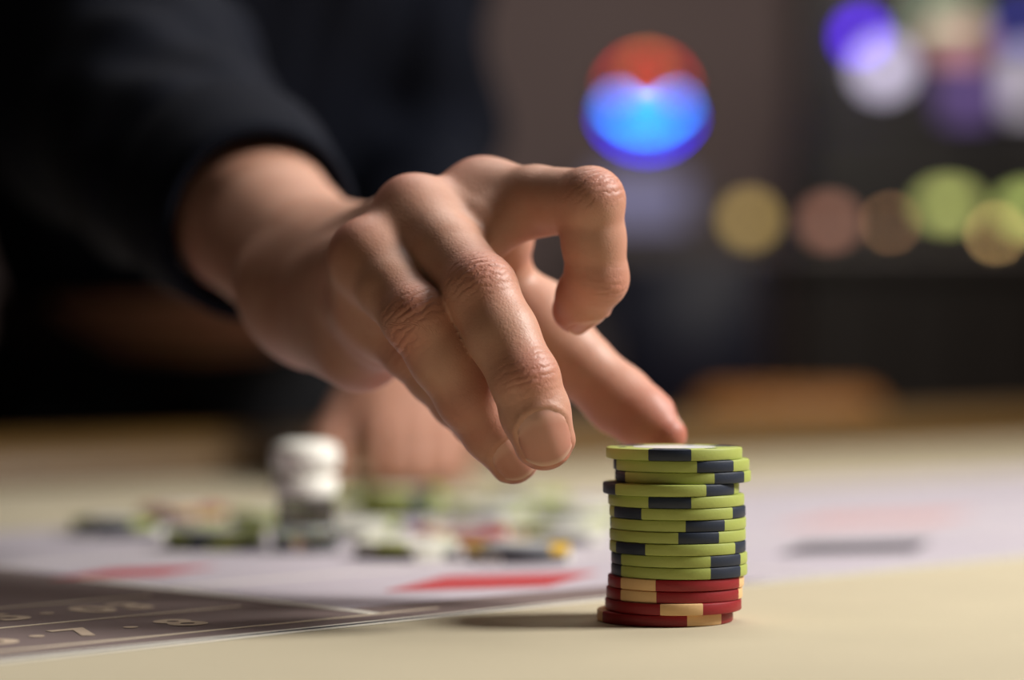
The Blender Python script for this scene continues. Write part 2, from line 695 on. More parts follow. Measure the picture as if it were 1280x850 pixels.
stack = [  # centre px, spot angle, colour, depth offset; top to bottom
    (842.5, -7.5, 'g', 0), (851.5, 27, 'g', 1.0), (853.5, 41, 'g', 1.5), (838.5, 44.8, 'g', -1.0), (845, -9.3, 'g', -0.3),
    (846.6, 67, 'g', 0), (847.3, 20.4, 'g', 0.3), (846.8, 14.7, 'g', 0), (846.8, 70.5, 'g', -0.3), (848.7, 41, 'g', 0), (848.7, 41, 'g', 0),
    (844.6, -38.7, 'r', 0), (842.7, -36.7, 'r', 0.2), (841.3, 3.5, 'r', -0.6), (831, 33, 'r', 0.5)]
ordn = ['topmost', 'second', 'third', 'fourth', 'fifth', 'sixth', 'seventh', 'eighth', 'ninth', 'tenth', 'lowest']
ordr = ['topmost red', 'second red', 'third red', 'lowest red']
YS = 703.0
for i, (cx, an, c, dy) in enumerate(stack):
    y = YS + dy
    x = (cx - 640) / FPX * y
    z = (14 - i) * CT
    if c == 'g':
        lb = ('topmost green chip with navy spots on the tall stack' if i == 0 else
              'lowest green chip, resting on the red chips of the tall stack' if i == 10 else
              '%s green chip from the top of the tall stack' % ordn[i])
        chip(x, y, z, an, 'green', 'navy', lb, 'green chips of the tall stack', top=(i == 0))
    else:
        lb = ['topmost red chip, right under the green chips of the tall stack', 'second red chip below the green chips of the tall stack',
              'third red chip below the green chips of the tall stack', 'lowest red chip of the tall stack, lying on the felt'][i - 11]
        chip(x, y, z, an, 'red', 'cream_chip', lb, 'red chips of the tall stack', top=False)

# loose chips further back, piles given bottom up
loose = [
    # px, base row, colours bottom to top, phrase
    (150, 672, ['grey_chip', 'navy'], 'at the far left of the loose chips'),
    (228, 656, ['green', 'red'], 'left of the white marker, beside dark chips'),
    (270, 690, ['navy', 'green'], 'just left of the white marker, nearest the camera'),
    (345, 662, ['navy', 'green'], 'behind the left side of the white marker'),
    (440, 676, ['grey_chip', 'white_chip'], 'just right of the white marker'),
    (500, 650, ['navy', 'green', 'green', 'green'], 'in the tallest loose pile'),
    (508, 702, ['grey_chip', 'white_chip'], 'in the pale pile before the green pile'),
    (577, 686, ['red', 'red'], 'at the right end of the pale pile'),
    (610, 652, ['green', 'white_chip'], 'under the outstretched fingertips'),
    (648, 706, ['grey_chip', 'slate'], 'lying left of the tall stack'),
    (700, 680, ['grey_chip', 'white_chip'], 'closest to the tall stack, behind it'),
    (722, 652, ['green', 'white_chip'], 'in the farthest pale pile'),
    (425, 634, ['green', 'green'], 'far behind the white marker'),
    (560, 632, ['green'], 'farthest back under the fingers'),
    (660, 634, ['white_chip', 'green'], 'farthest back near the thumb'),
]
names = {'slate': 'yellow spotted grey', 'grey_chip': 'dark grey', 'navy': 'navy', 'green': 'green', 'red': 'red', 'white_chip': 'white', 'yellow_chip': 'yellow'}
spotof = {'slate': 'yellow_chip', 'grey_chip': 'white_chip', 'navy': 'green', 'green': 'navy', 'red': 'cream_chip', 'white_chip': 'green', 'yellow_chip': 'navy'}
for k, (px, by, cols, ph) in enumerate(loose):
    y = CAM_H * FPX / (by - HOR) + CR
    x = (px - 640) / FPX * y
    for j, c in enumerate(cols):
        pos = {1: [''], 2: [', lower', ', upper'], 4: [', lowest', ', second', ', third', ', topmost']}[len(cols)][j]
        pos = pos + ' of its pile' if pos else ''
        chip(x + random.uniform(-1, 1) * j, y + random.uniform(-1, 1) * j, j * CT, random.uniform(0, 120), c, spotof[c],
             'blurred %s chip %s%s' % (names[c], ph, pos), 'loose chips behind the stack', top=(j == len(cols) - 1))

# white winning marker (dolly)
ym = CAM_H * FPX / (692 - HOR) + 12
mk = empty('roulette_marker', P(382, 692, ym) * np.array([1, 1, 0]))
tag(mk, 'white capped acrylic roulette marker standing among the loose chips', 'marker')
c0 = P(382, 692, ym) * np.array([1, 1, 0])
MB().lathe(c0, [(12.5, 0.0), (13.2, 1.0), (13.2, 9), (11.5, 10.5)], 40).build('foot', M['acrylic'], mk, sharp=40)
MB().lathe(c0, [(11.5, 10.5), (11.8, 12), (11.2, 19), (10.6, 21)], 40).build('stem', M['grey_acrylic'], mk, sharp=40)
MB().lathe(c0, [(9.0, 21), (12.4, 22), (13.0, 25), (12.4, 29), (9.8, 30.2), (9.0, 31.2)], 40).build('collar', M['marker_white'], mk, sharp=60)
MB().lathe(c0, [(9.2, 31.2), (12.4, 32.2), (13.2, 34.0), (13.2, 39.0), (12.0, 41.6), (8.0, 43.0), (2.0, 43.4)], 40).build('cap', M['marker_white'], mk, sharp=60)

# ------------------------------------------------------------------ implicit surfaces


def unit(v):
    v = np.asarray(v, float)
    return v / np.linalg.norm(v)


def smin(a, b, k):
    if k <= 0:
        return np.minimum(a, b)
    h = np.maximum(k - np.abs(a - b), 0) / k
    return np.minimum(a, b) - h * h * k * 0.25


def cone(p, a, b, ra, rb, n=None, sc=1.0):
    """tapered capsule; n/sc squash the section along direction n (sc>1 = thinner)"""
    a = np.asarray(a, np.float32)
    b = np.asarray(b, np.float32)
    ab = b - a
    L2 = float(ab @ ab)
    q = p - a
    t = np.clip((q @ ab) / L2, 0, 1)
    q = q - t[:, None] * ab
    if n is not None:
        n = np.asarray(n, np.float32)
        q = q + (q @ n)[:, None] * n * (sc - 1)
    return np.sqrt(np.einsum('ij,ij->i', q, q)) - (ra + (rb - ra) * t)


def ball(p, c, r):
    q = p - np.asarray(c, np.float32)
    return np.sqrt(np.einsum('ij,ij->i', q, q)) - r


def ellipsoid(p, c, ax, r):
    """ax: 3 unit axes, r: 3 radii"""
    q = p - np.asarray(c, np.float32)
    A = np.asarray(ax, np.float32)
    u = (q @ A.T) / np.asarray(r, np.float32)
    k0 = np.sqrt(np.einsum('ij,ij->i', u, u)) + 1e-6
    g = u / np.asarray(r, np.float32)
    k1 = np.sqrt(np.einsum('ij,ij->i', g, g)) + 1e-6
    return k0 * (k0 - 1) / k1


def polygonise(f, lo, hi, h, project=2):
    lo = np.asarray(lo, float)
    hi = np.asarray(hi, float)
    B = 8
    nb = np.ceil((hi - lo) / (h * B)).astype(int)
    N = nb * B
    D = np.full(tuple(N), 1e3, np.float32)
    bi = np.stack(np.meshgrid(*[np.arange(k) for k in nb], indexing='ij'), -1).reshape(-1, 3)
    cen = lo + (bi * B + (B - 1) / 2) * h
    dc = f(cen.astype(np.float32))
    lim = h * B * 0.5 * 1.75 * 1.35
    off = np.stack(np.meshgrid(*[np.arange(B)] * 3, indexing='ij'), -1).reshape(-1, 3)
    Db = D.reshape(nb[0], B, nb[1], B, nb[2], B)
    ins = bi[dc < -lim]
    Db[ins[:, 0], :, ins[:, 1], :, ins[:, 2], :] = -1e3
    act = bi[np.abs(dc) <= lim]
    for s in range(0, len(act), 600):
        bb = act[s:s + 600]
        pts = (lo + (bb[:, None, :] * B + off[None]) * h).reshape(-1, 3).astype(np.float32)
        val = f(pts).reshape(len(bb), B, B, B)
        Db[bb[:, 0], :, bb[:, 1], :, bb[:, 2], :] = val
    S = D < 0
    c8 = [(i, j, k) for i in (0, 1) for j in (0, 1) for k in (0, 1)]
    cnt = np.zeros(tuple(N - 1), np.int8)
    for i, j, k in c8:
        cnt += S[i:N[0] - 1 + i, j:N[1] - 1 + j, k:N[2] - 1 + k]
    cells = np.argwhere((cnt > 0) & (cnt < 8))
    idx = np.full(tuple(N - 1), -1, np.int32)
    idx[tuple(cells.T)] = np.arange(len(cells))
    vals = {c: D[cells[:, 0] + c[0], cells[:, 1] + c[1], cells[:, 2] + c[2]] for c in c8}
    acc = np.zeros((len(cells), 3))
    num = np.zeros(len(cells))
    for c in c8:
        for ax in range(3):
            if c[ax] == 0:
                d = list(c)
                d[ax] = 1
                d = tuple(d)
                a = vals[c]
                b = vals[d]
                m = (a < 0) != (b < 0)
                t = a[m] / (a[m] - b[m])
                p = np.repeat(np.array([c], float), m.sum(), 0)
                p[:, ax] += t
                acc[m] += p
                num[m] += 1
    V = lo + (cells + acc / num[:, None]) * h
    F = []
    for ax in range(3):
        sl0 = [slice(1, N[k] - 1) for k in range(3)]
        sl1 = list(sl0)
        sl0[ax] = slice(0, N[ax] - 1)
        sl1[ax] = slice(1, N[ax])
        a = S[tuple(sl0)]
        b = S[tuple(sl1)]
        e = np.argwhere(a != b)
        if len(e) == 0:
            continue
        inside = a[tuple(e.T)]
        base = e + 1
        base[:, ax] = e[:, ax]
        u, v = (ax + 1) % 3, (ax + 2) % 3
        q = []
        for du, dv in ((-1, -1), (0, -1), (0, 0), (-1, 0)):
            cc = base.copy()
            cc[:, u] += du
            cc[:, v] += dv
            q.append(idx[tuple(cc.T)])
        q = np.stack(q, 1)
        q[~inside] = q[~inside][:, ::-1]
        q = q[(q >= 0).all(1)]
        F.append(q)
    F = np.concatenate(F)
    for _ in range(project):
        d, g = sdf_grad(f, V)
        V = V - np.clip(d, -h, h)[:, None] * g
    return V, F


def sdf_grad(f, V, e=0.25):
    V32 = V.astype(np.float32)
    d = f(V32)
    g = np.stack([f(V32 + np.array(o, np.float32)) - f(V32 - np.array(o, np.float32)) for o in ((e, 0, 0), (0, e, 0), (0, 0, e))], 1)
    g /= (np.linalg.norm(g, axis=1)[:, None] + 1e-9)
    return d, g


# ------------------------------------------------------------------ the right hand
# joints (mm) from knuckle to fingertip
J = {
    'index': [P(606, 251, 735), P(738, 252, 702), P(746, 347, 708), P(708, 405, 724)],
    'middle': [P(520, 271, 724), P(600, 364, 692), P(656, 474, 681), P(691, 586, 684)],
    'ring': [P(463, 324, 715), P(521, 398, 694), P(586, 497, 699), P(660, 597, 708)],
    'pinky': [P(462, 386, 730), P(512, 438, 724), P(572, 502, 728), P(632, 564, 738)],
}
RAD = {  # knuckle, mid, pip, mid, dip, pad, tip
    'index': [11.2, 10.4, 9.5, 9.2, 9.0, 8.4, 7.0],
    'middle': [11.6, 11.1, 10.5, 10.2, 9.6, 9.7, 8.7],
    'ring': [10.8, 10.2, 9.8, 9.6, 9.2, 9.1, 7.8],
    'pinky': [9.8, 8.9, 8.4, 8.0, 7.7, 7.4, 6.0],
}
WR = P(402, 350, 812)                     # wrist centre
F_ = unit(J['middle'][0] - WR)
A_ = unit(J['index'][0] - J['pinky'][0])
A_ = unit(A_ - F_ * (A_ @ F_))
N_ = unit(np.cross(F_, A_))               # towards the back of the hand
if N_[2] < 0:
    N_ = -N_
ELBOW = np.array([-172.0, 1072.0, 190.0])
CUFF = WR + (ELBOW - WR) * 0.26
TH = [P(545, 392, 778), P(672, 408, 758), P(774, 500, 752), P(853, 558, 741)]   # thumb: base, knuckle, ip, tip


def finger_prims(name):
    j = J[name]
    r = RAD[name]
    dl = unit(j[3] - j[2])
    end = j[3] - dl * r[6]
    pad = j[2] + (end - j[2]) * 0.55
    m1 = j[0] + (j[1] - j[0]) * 0.5
    m2 = j[1] + (j[2] - j[1]) * 0.5
    return [(j[0], m1, r[0], r[1]), (m1, j[1], r[1], r[2]), (j[1], m2, r[2], r[3]), (m2, j[2], r[3], r[4]), (j[2], pad, r[4], r[5]), (pad, end, r[5], r[6])]


def finger_dorsal(name, k):
    """unit direction pointing to the back of the finger at joint k (1 or 2)"""
    j = J[name]
    a = unit(j[k] - j[k - 1])
    b = unit(j[k + 1] - j[k])
    d = a - b
    return unit(d)


FP = {n: finger_prims(n) for n in J}


def f_fingers(p, name):
    d = None
    for a, b, ra, rb in FP[name]:
        q = cone(p, a, b, ra, rb)
        d = q if d is None else smin(d, q, 2.2)
    for k, rr in ((1, 0.90), (2, 0.86)):
        dn = finger_dorsal(name, k)
        r = RAD[name][2 if k == 1 else 4]
        d = smin(d, ball(p, J[name][k] + dn * r * (0.13 if k == 1 else 0.02), r * rr), 3.0)
    return d


def f_palm(p):
    d = None
    wr = [WR + A_ * 11, WR + A_ * 4, WR - A_ * 4, WR - A_ * 11]
    for (nm, w_, r0, r1) in (('index', wr[0], 14.5, 11.8), ('middle', wr[1], 15.5, 11.8), ('ring', wr[2], 15.5, 11.4), ('pinky', wr[3], 14.0, 10.8)):
        q = cone(p, w_, J[nm][0] - N_ * 1.5, r0, r1)
        d = q if d is None else smin(d, q, 7.0)
        q = cone(p, w_ - N_ * 4, J[nm][0] - N_ * 10 - F_ * 8, r0, 9.5)       # palm side flesh
        d = smin(d, q, 7.0)
    # hypothenar and thenar pads
    d = smin(d, cone(p, P(397, 404, 800), P(450, 432, 757), 14.0, 14.2), 8)
    d = smin(d, cone(p, WR + A_ * 8 - N_ * 8, TH[1], 16.0, 12.5), 9)
    d = smin(d, cone(p, TH[0], TH[1], 16.0, 12.0), 8)
    # knuckle bumps
    for nm, r in (('index', 8.6), ('middle', 9.0), ('ring', 8.4), ('pinky', 7.4)):
        d = smin(d, ball(p, J[nm][0] + N_ * 3.2 - F_ * 1.0, r), 5.0)
    # webs between the finger roots
    for a_, b_, fr_, r_ in (('index', 'middle', .34, 9.5), ('middle', 'ring', .34, 8.0), ('ring', 'pinky', .36, 7.5)):
        m0 = (J[a_][0] + J[b_][0]) / 2 - N_ * 1.5
        m1 = (J[a_][0] + (J[a_][1] - J[a_][0]) * fr_ + J[b_][0] + (J[b_][1] - J[b_][0]) * fr_) / 2 - N_ * 3
        d = smin(d, cone(p, m0, m1, 9.5, r_), 7.0)
    # web of thumb
    d = smin(d, cone(p, TH[1] - unit(TH[1] - TH[0]) * 12, J['index'][0] - N_ * 14 - F_ * 14, 8.0, 8.0), 10)
    return d


def f_thumb(p):
    m1 = TH[1] + (TH[2] - TH[1]) * .5
    end = TH[3] - unit(TH[3] - TH[2]) * 6.4
    pad = TH[2] + (end - TH[2]) * .5
    d = cone(p, TH[1], m1, 12.0, 10.2)
    d = smin(d, cone(p, m1, TH[2], 10.2, 10.4), 3)
    d = smin(d, cone(p, TH[2], pad, 10.4, 9.4), 3)
    d = smin(d, cone(p, pad, end, 9.4, 6.2), 3)
    return d


def f_forearm(p):
    ax = unit(ELBOW - WR)
    side = unit(A_ - ax * (A_ @ ax))
    nn = unit(np.cross(side, ax))
    d = cone(p, WR, WR + (ELBOW - WR) * .30, 24.0, 28.5, nn, 1.18)
    d = smin(d, cone(p, WR + (ELBOW - WR) * .30, WR + (ELBOW - WR) * .75, 28.5, 37.0, nn, 1.08), 6)
    # ulna head
    d = smin(d, ball(p, WR - A_ * 14 + N_ * 8 + ax * 8, 8.5), 9)
    return d


def f_hand(p):
    base = smin(f_palm(p), f_forearm(p), 16)
    d = None
    for nm in J:
        q = smin(base, f_fingers(p, nm), 9.0 if nm == 'index' else 5.5)
        d = q if d is None else smin(d, q, 0.9)
    return smin(d, smin(base, f_thumb(p), 7.0), 0.9)


def crease_fields(V, joints):
    """joints: (point, axis, lateral, dorsal, radius, amount) -> crease vector, tone"""
    cr = np.zeros((len(V), 3))
    tone = np.zeros((len(V), 4))
    tone[:, 3] = 1
    for c, ax, lat, dn, r, amt in joints:
        q = V - c
        s = q @ ax
        l = q @ lat
        d = q @ dn
        m = np.exp(-(s / (r * .62)) ** 2 - (l / (r * .80)) ** 2) * np.clip(d / (r * .5), 0, 1) * amt
        w = m > cr[:, 2]
        cr[w, 0] = s[w]
        cr[w, 1] = l[w]
        cr[w, 2] = m[w]
        m2 = np.exp(-(s / (r * .9)) ** 2 - (l / (r * 1.0)) ** 2) * np.clip(d / (r * .4), 0, 1)
        tone[:, 0] = np.maximum(tone[:, 0], m2 * .45)
    return cr, tone


NAILS = []


def make_nail(f, j2, j3, dorsal, width, length, back):
    """grid of nail points hugging the implicit finger; back = free tip margin (mm)"""
    ax = unit(j3 - j2)
    dn = unit(dorsal - ax * (dorsal @ ax))
    lat = np.cross(ax, dn)
    nu, nv = 21, 25
    tip = j3 - ax * back
    start = tip - ax * length
    r = np.linalg.norm(j3 - j2)
    pts = []
    vv = []
    for j in range(nv):
        v = j / (nv - 1)
        # outline: rounded base, nearly parallel sides, gently rounded free edge
        for i in range(nu):
            u = -1 + 2 * i / (nu - 1)
            v0 = 0.25 * abs(u) ** 2.6
            v1 = 1.0 - 0.20 * abs(u) ** 2.4
            ww = 0.93 + 0.07 * math.sin(math.pi * min(1, v * 1.1))
            p = start + ax * (length * (v0 + (v1 - v0) * v)) + lat * (u * width / 2 * ww)
            pts.append(p + dn * 14)
            vv.append(v)
    p = np.array(pts)
    for _ in range(28):
        d = f(p.astype(np.float32))
        p = p - dn * np.clip(d, -3, 3)[:, None] * 0.8
    h = ((p - start) @ dn).reshape(nv, nu)
    # straight transverse arch per row: smooth heights with a row parabola
    u = np.linspace(-1, 1, nu)
    for j in range(nv):
        c = np.polyfit(u, h[j], 2)
        h[j] = np.polyval(c, u)
    for i in range(nu):
        c = np.polyfit(np.linspace(0, 1, nv), h[:, i], 2)
        h[:, i] = np.polyval(c, np.linspace(0, 1, nv))
    p = p + dn * (h.reshape(-1) - (p - start) @ dn)[:, None]
    vv = np.array(vv)
    lift = 0.28 - 0.35 * np.clip((0.14 - vv) / 0.14, 0, 1) + 0.25 * np.clip((vv - .85) / .15, 0, 1)
    uu = np.tile(np.abs(u), nv)
    lift = lift - 0.22 * np.clip((uu - .85) / .15, 0, 1)
    p = p + dn * lift[:, None]
    F = [(j * nu + i, j * nu + i + 1, (j + 1) * nu + i + 1, (j + 1) * nu + i) for j in range(nv - 1) for i in range(nu - 1)]
    # skirt
    rim = list(range(nu)) + [j * nu + nu - 1 for j in range(1, nv)] + [(nv - 1) * nu + i for i in range(nu - 2, -1, -1)] + [j * nu for j in range(nv - 2, 0, -1)]
    k = len(p)
    low = p[rim] - dn * 0.9
    n = len(rim)
    F += [(rim[i], k + i, k + (i + 1) % n, rim[(i + 1) % n]) for i in range(n)]
    allp = np.concatenate([p, low])
    allv = np.concatenate([vv, vv[rim]])
    # outward orientation
    a, b, c = p[F[0][0]], p[F[0][1]], p[F[0][2]]
    mid = F[(nv // 2) * (nu - 1) + nu // 2]
    if np.dot(np.cross(p[mid[1]] - p[mid[0]], p[mid[2]] - p[mid[0]]), dn) < 0:
        F = [tuple(reversed(q)) for q in F]
    frame = (start, ax, lat, dn, width, length)
    return allp, F, allv, frame


def nail_fold(V, G, frame, own):
    """raise the skin around the nail, sink it below the plate"""
    start, ax, lat, dn, w, L = frame
    q = V - start
    s = (q @ ax) / L
    l = np.abs(q @ lat) / (w / 2)
    up = (G @ dn) > 0.1
    near = up & own & (s > -0.4) & (s < 1.3) & (l < 1.6) & (np.abs(q @ dn) < 12)
    v0 = 0.25 * np.clip(l, 0, 1.15) ** 2.6
    e = np.maximum((l - 0.97) * w / 2, (v0 - s) * L * 0.85)           # distance outside the outline, mm
    ridge = np.exp(-((e - 0.9) / 0.9) ** 2) * 0.40 * np.clip((1.0 - s) / 0.25, 0, 1)
    sink = -0.45 * np.clip(-e / 0.6, 0, 1) * (s < 1.0)
    disp = np.where(near, ridge + np.where(e < 0, sink, 0), 0)
    return V + G * disp[:, None]


def body_hand():
    lo = np.array([-165, 655, 25])
    hi = np.array([75, 960, 215])
    V, F = polygonise(f_hand, lo, hi, 0.95)
    # trim everything behind a plane inside the sleeve is not needed: forearm ends as a capped cone there
    d, G = sdf_grad(f_hand, V)
    joints = []
    for nm in J:
        for k in (1, 2):
            dn = finger_dorsal(nm, k)
            a = unit(J[nm][k] - J[nm][k - 1])
            b = unit(J[nm][k + 1] - J[nm][k])
            ax = unit(a + b)
            dn = unit(dn - ax * (dn @ ax))
            lat = np.cross(ax, dn)
            r = RAD[nm][2 if k == 1 else 4]
            joints.append((J[nm][k], ax, lat, dn, r, (1.0 if k == 1 else 0.6) * (0.35 if nm in ('ring', 'pinky') and k == 2 else 1.0)))
    cr, tone = crease_fields(V, joints)
    for nm in J:
        # rosy knuckles and fingertips
        m = np.exp(-((np.linalg.norm(V - (J[nm][0] + N_ * 8), axis=1)) / 9) ** 2)
        tone[:, 0] = np.maximum(tone[:, 0], m * .55)
        m = np.exp(-((np.linalg.norm(V - J[nm][3], axis=1)) / 13) ** 2)
        tone[:, 0] = np.maximum(tone[:, 0], m * .55)
    m = np.exp(-((np.linalg.norm(V - TH[3], axis=1)) / 22) ** 2)
    tone[:, 0] = np.maximum(tone[:, 0], m * .8)
    tone[:, 0] = np.maximum(tone[:, 0], np.clip(-(G @ N_) - .2, 0, 1) * .5)
    # shallow real folds at the finger joints
    for c, ax, lat, dn, r, amt in joints:
        q = V - c
        s = q @ ax
        l = q @ lat
        dd = q @ dn
        m = np.exp(-(l / (r * .7)) ** 2) * np.clip(dd / (r * .6), 0, 1) * amt
        fold = sum(-0.18 * np.exp(-((s - s0 - 0.02 * l * l * np.sign(s0)) / 0.75) ** 2) for s0 in (-3.2, -0.6, 2.2))
        V = V + G * (fold * m)[:, None]
    # tendons / veins over the back of the hand are broad and low
    nl = []
    for nm, wdt, ln, bk in (('middle', 14.6, 16.2, 2.2), ('ring', 12.4, 13.5, 3.0), ('pinky', 10.5, 11.0, 2.2), ('index', 11.0, 11.0, 2.6)):
        dn = finger_dorsal(nm, 2)
        ax = unit(J[nm][3] - J[nm][2])
        if nm == 'middle':
            dn = unit(np.array([0.06, -1.0, 0.05]))
        if nm == 'ring':
            dn = unit(np.array([-0.05, -1.0, 0.2]))
        p, f, vv, fr = make_nail(lambda q, nm=nm: f_fingers(q, nm), J[nm][2], J[nm][3], dn, wdt, ln, bk)
        nl.append((p, f, vv))
        V = nail_fold(V, G, fr, np.abs(f_fingers(V.astype(np.float32), nm)) < 1.2)
    dn = unit(np.array([0.40, 0.85, 0.25]))
    p, f, vv, fr = make_nail(f_thumb, TH[2], TH[3], dn, 13.5, 13.0, 3.5)
    nl.append((p, f, vv))
    V = nail_fold(V, G, fr, np.abs(f_thumb(V.astype(np.float32))) < 1.2)
    return V, F, cr, tone, nl


# ------------------------------------------------------------------ the rest of the person
SH_R = np.array([-330.0, 1262.0, 362.0])
SH_L = np.array([-80.0, 1452.0, 452.0])
HIP = np.array([-226.0, 1785.0, 100.0])
CHEST = np.array([-212.0, 1420.0, 395.0])
NECK = (SH_R + SH_L) / 2 + np.array([0, -10, 60.0])
HEAD = NECK + np.array([15, -90, 125.0])
EL_L = np.array([-66.0, 1612.0, 235.0])
WR_L = np.array([-62.0, 1452.0, 70.0])
KN_L = P(524, 524, 1398)      # knuckle of the resting left hand


def left_fingers():
    out = []
    ff = unit(KN_L - WR_L)
    sd = unit(np.cross(ff, ZX))
    for i, o_ in enumerate((-23, -7.5, 7.5, 22)):
        k = KN_L + sd * o_ + np.array([0, abs(o_) * .25, 0])
        p1 = k + np.array([o_ * .10, -20, -12.0])
        p2 = p1 + np.array([0, -6, -22.0])
        p2[2] = max(p2[2], 12.0)
        p3 = p2 + np.array([0, 16, -5.0])
        p3[2] = 8.5
        out.append((k, p1, p2, p3))
    return out, ff, sd


LF, FL, SL = left_fingers()


def f_left(p):
    d = cone(p, EL_L, WR_L, 38, 26)
    for i, (k, p1, p2, p3) in enumerate(LF):
        d = smin(d, cone(p, WR_L + SL * (i - 1.5) * 10, k, 18, 13), 8)
    base = d
    for k, p1, p2, p3 in LF:
        q = smin(cone(p, k, p1, 12, 10.5), cone(p, p1, p2, 10.5, 9.5), 2)
        q = smin(q, cone(p, p2, p3, 9.5, 8), 2)
        d = smin(d, smin(base, q, 5), 0.8)
    t0 = WR_L + SL * 20 + np.array([0, -15, -12.0])
    t1 = KN_L + SL * 52 + np.array([0, 10, -18.0])
    t2 = t1 + np.array([3, -26, -12.0])
    t2[2] = max(t2[2], 10)
    q = smin(cone(p, t0, t1, 15, 11.5), cone(p, t1, t2, 11.5, 8.5), 3)
    return smin(d, q, 4)


def f_core(p):
    """torso, legs, neck and head under the clothes"""
    d = cone(p, HIP, CHEST, 120, 128, unit(np.cross(unit(CHEST - HIP), (1, 0, 0))), 1.25)
    d = smin(d, cone(p, SH_R, SH_L, 52, 52), 50)
    d = smin(d, cone(p, SH_R, ELBOW, 46, 38), 20)
    d = smin(d, cone(p, ELBOW, WR + (ELBOW - WR) * .45, 38, 31), 10)
    d = smin(d, cone(p, SH_L, EL_L, 46, 38), 20)
    d = smin(d, cone(p, EL_L, WR_L + (EL_L - WR_L) * .5, 38, 30), 10)
    for sx in (-85, 85):
        k = HIP + np.array([sx * 1.1, 20, -460.0])
        a = HIP + np.array([sx * 1.15, 60, -925.0])
        d = smin(d, cone(p, HIP + np.array([sx, 0, -40.0]), k, 82, 56), 30)
        d = smin(d, cone(p, k, a, 54, 38), 15)
        d = smin(d, cone(p, a + ZX * -40, a + np.array([0, -150, -48.0]), 36, 26), 15)
    d = smin(d, cone(p, NECK - np.array([0, -10, 40.0]), HEAD - ZX * 40, 58, 54), 25)
    hd = unit(np.array([0.15, -0.8, -0.55]))
    up = unit(np.array([0.05, -0.5, 0.85]))
    up = unit(up - hd * (up @ hd))
    sd = np.cross(up, hd)
    d = smin(d, ellipsoid(p, HEAD + up * 22, (sd, hd, up), (74, 94, 96)), 12)
    d = smin(d, ellipsoid(p, HEAD + hd * 28 - up * 48, (sd, hd, up), (54, 58, 58)), 24)
    d = smin(d, cone(p, HEAD + hd * 86 + up * 4, HEAD + hd * 104 - up * 32, 7, 12), 10)
    d = smin(d, cone(p, HEAD + hd * 80 + up * 20 - sd * 35, HEAD + hd * 80 + up * 20 + sd * 35, 9, 9), 12)
    d = smin(d, cone(p, HEAD + hd * 84 - up * 58 - sd * 20, HEAD + hd * 84 - up * 58 + sd * 20, 6, 6), 5)
    for s in (-1, 1):
        d = smin(d, ellipsoid(p, HEAD + sd * 76 * s - hd * 8, (sd, hd, up), (9, 18, 30)), 6)
        d = -smin(-d, ball(p, HEAD + hd * 92 + up * 4 + sd * 32 * s, 13), 6)
        d = smin(d, ball(p, HEAD + hd * 76 + up * 4 + sd * 32 * s, 12.5), 3)
    return d


def fold_noise(p, s=1.0):
    x, y, z = p[:, 0], p[:, 1], p[:, 2]
    return s * (2.4 * np.sin(x * .046 + z * .031 + 1.3 * np.sin(z * .021 + y * .012)) + 1.6 * np.sin(z * .075 - x * .05 + y * .043 + 1.7 * np.sin(x * .03))
                + 1.0 * np.sin((x + y) * .11 + z * .07))


def f_shirt(p):
    nb_ = unit(np.cross(unit(CHEST - HIP), (1, 0, 0)))
    t = cone(p, HIP + np.array([0, -8, 12.0]), CHEST, 142, 148, nb_, 1.22)
    t = smin(t, cone(p, SH_R, SH_L, 66, 66), 60)
    t = smin(t, cone(p, NECK - ZX * 60, NECK + np.array([0, -6, -5.0]), 74, 66), 20)
    sr = smin(cone(p, SH_R, ELBOW, 68, 58), cone(p, ELBOW, CUFF, 58, 36.0), 16)
    # cloth bunched over the elbow
    sr = smin(sr, cone(p, ELBOW + np.array([8, -20, 24.0]), ELBOW + np.array([-30, 30, 48.0]), 42, 40), 20)
    # flat sleeve opening, hollow towards the hand
    ax = unit(ELBOW - CUFF)
    sr = np.maximum(sr, -((p - CUFF) @ ax).astype(np.float32))
    sr = np.maximum(sr, -cone(p, CUFF - ax * 30, CUFF + ax * 40, 32.5, 34))
    sl = smin(cone(p, SH_L, EL_L, 68, 55), cone(p, EL_L, WR_L + (EL_L - WR_L) * .12, 52, 40), 16)
    d = smin(t, sr, 26)
    d = smin(d, sl, 18)
    d = d + fold_noise(p, 1.6) * np.clip((np.linalg.norm(p - CUFF.astype(np.float32), axis=1) - 30) / 60, 0, 1)
    return np.maximum(d, (HIP[2] + 14) - p[:, 2])


def f_trouser(p):
    d = cone(p, HIP + np.array([0, 0, 8.0]), HIP + ZX * -60, 152, 160, (0, 1, 0), 1.30)
    for sx in (-85, 85):
        k = HIP + np.array([sx * 1.1, 20, -460.0])
        a = HIP + np.array([sx * 1.15, 60, -925.0])
        d = smin(d, cone(p, HIP + np.array([sx, 0, -70.0]), k, 96, 78), 25)
        d = smin(d, cone(p, k, a, 76, 64), 12)
    d = d + fold_noise(p, 0.8)
    d = np.maximum(d, p[:, 2] - (HIP[2] + 8))
    return np.maximum(d, (HIP[2] - 945) - p[:, 2])


person = empty('person', (HIP[0], HIP[1], FLOOR))
tag(person, 'person in a dark shirt leaning over the table, right hand reaching for the chip stack', 'person')


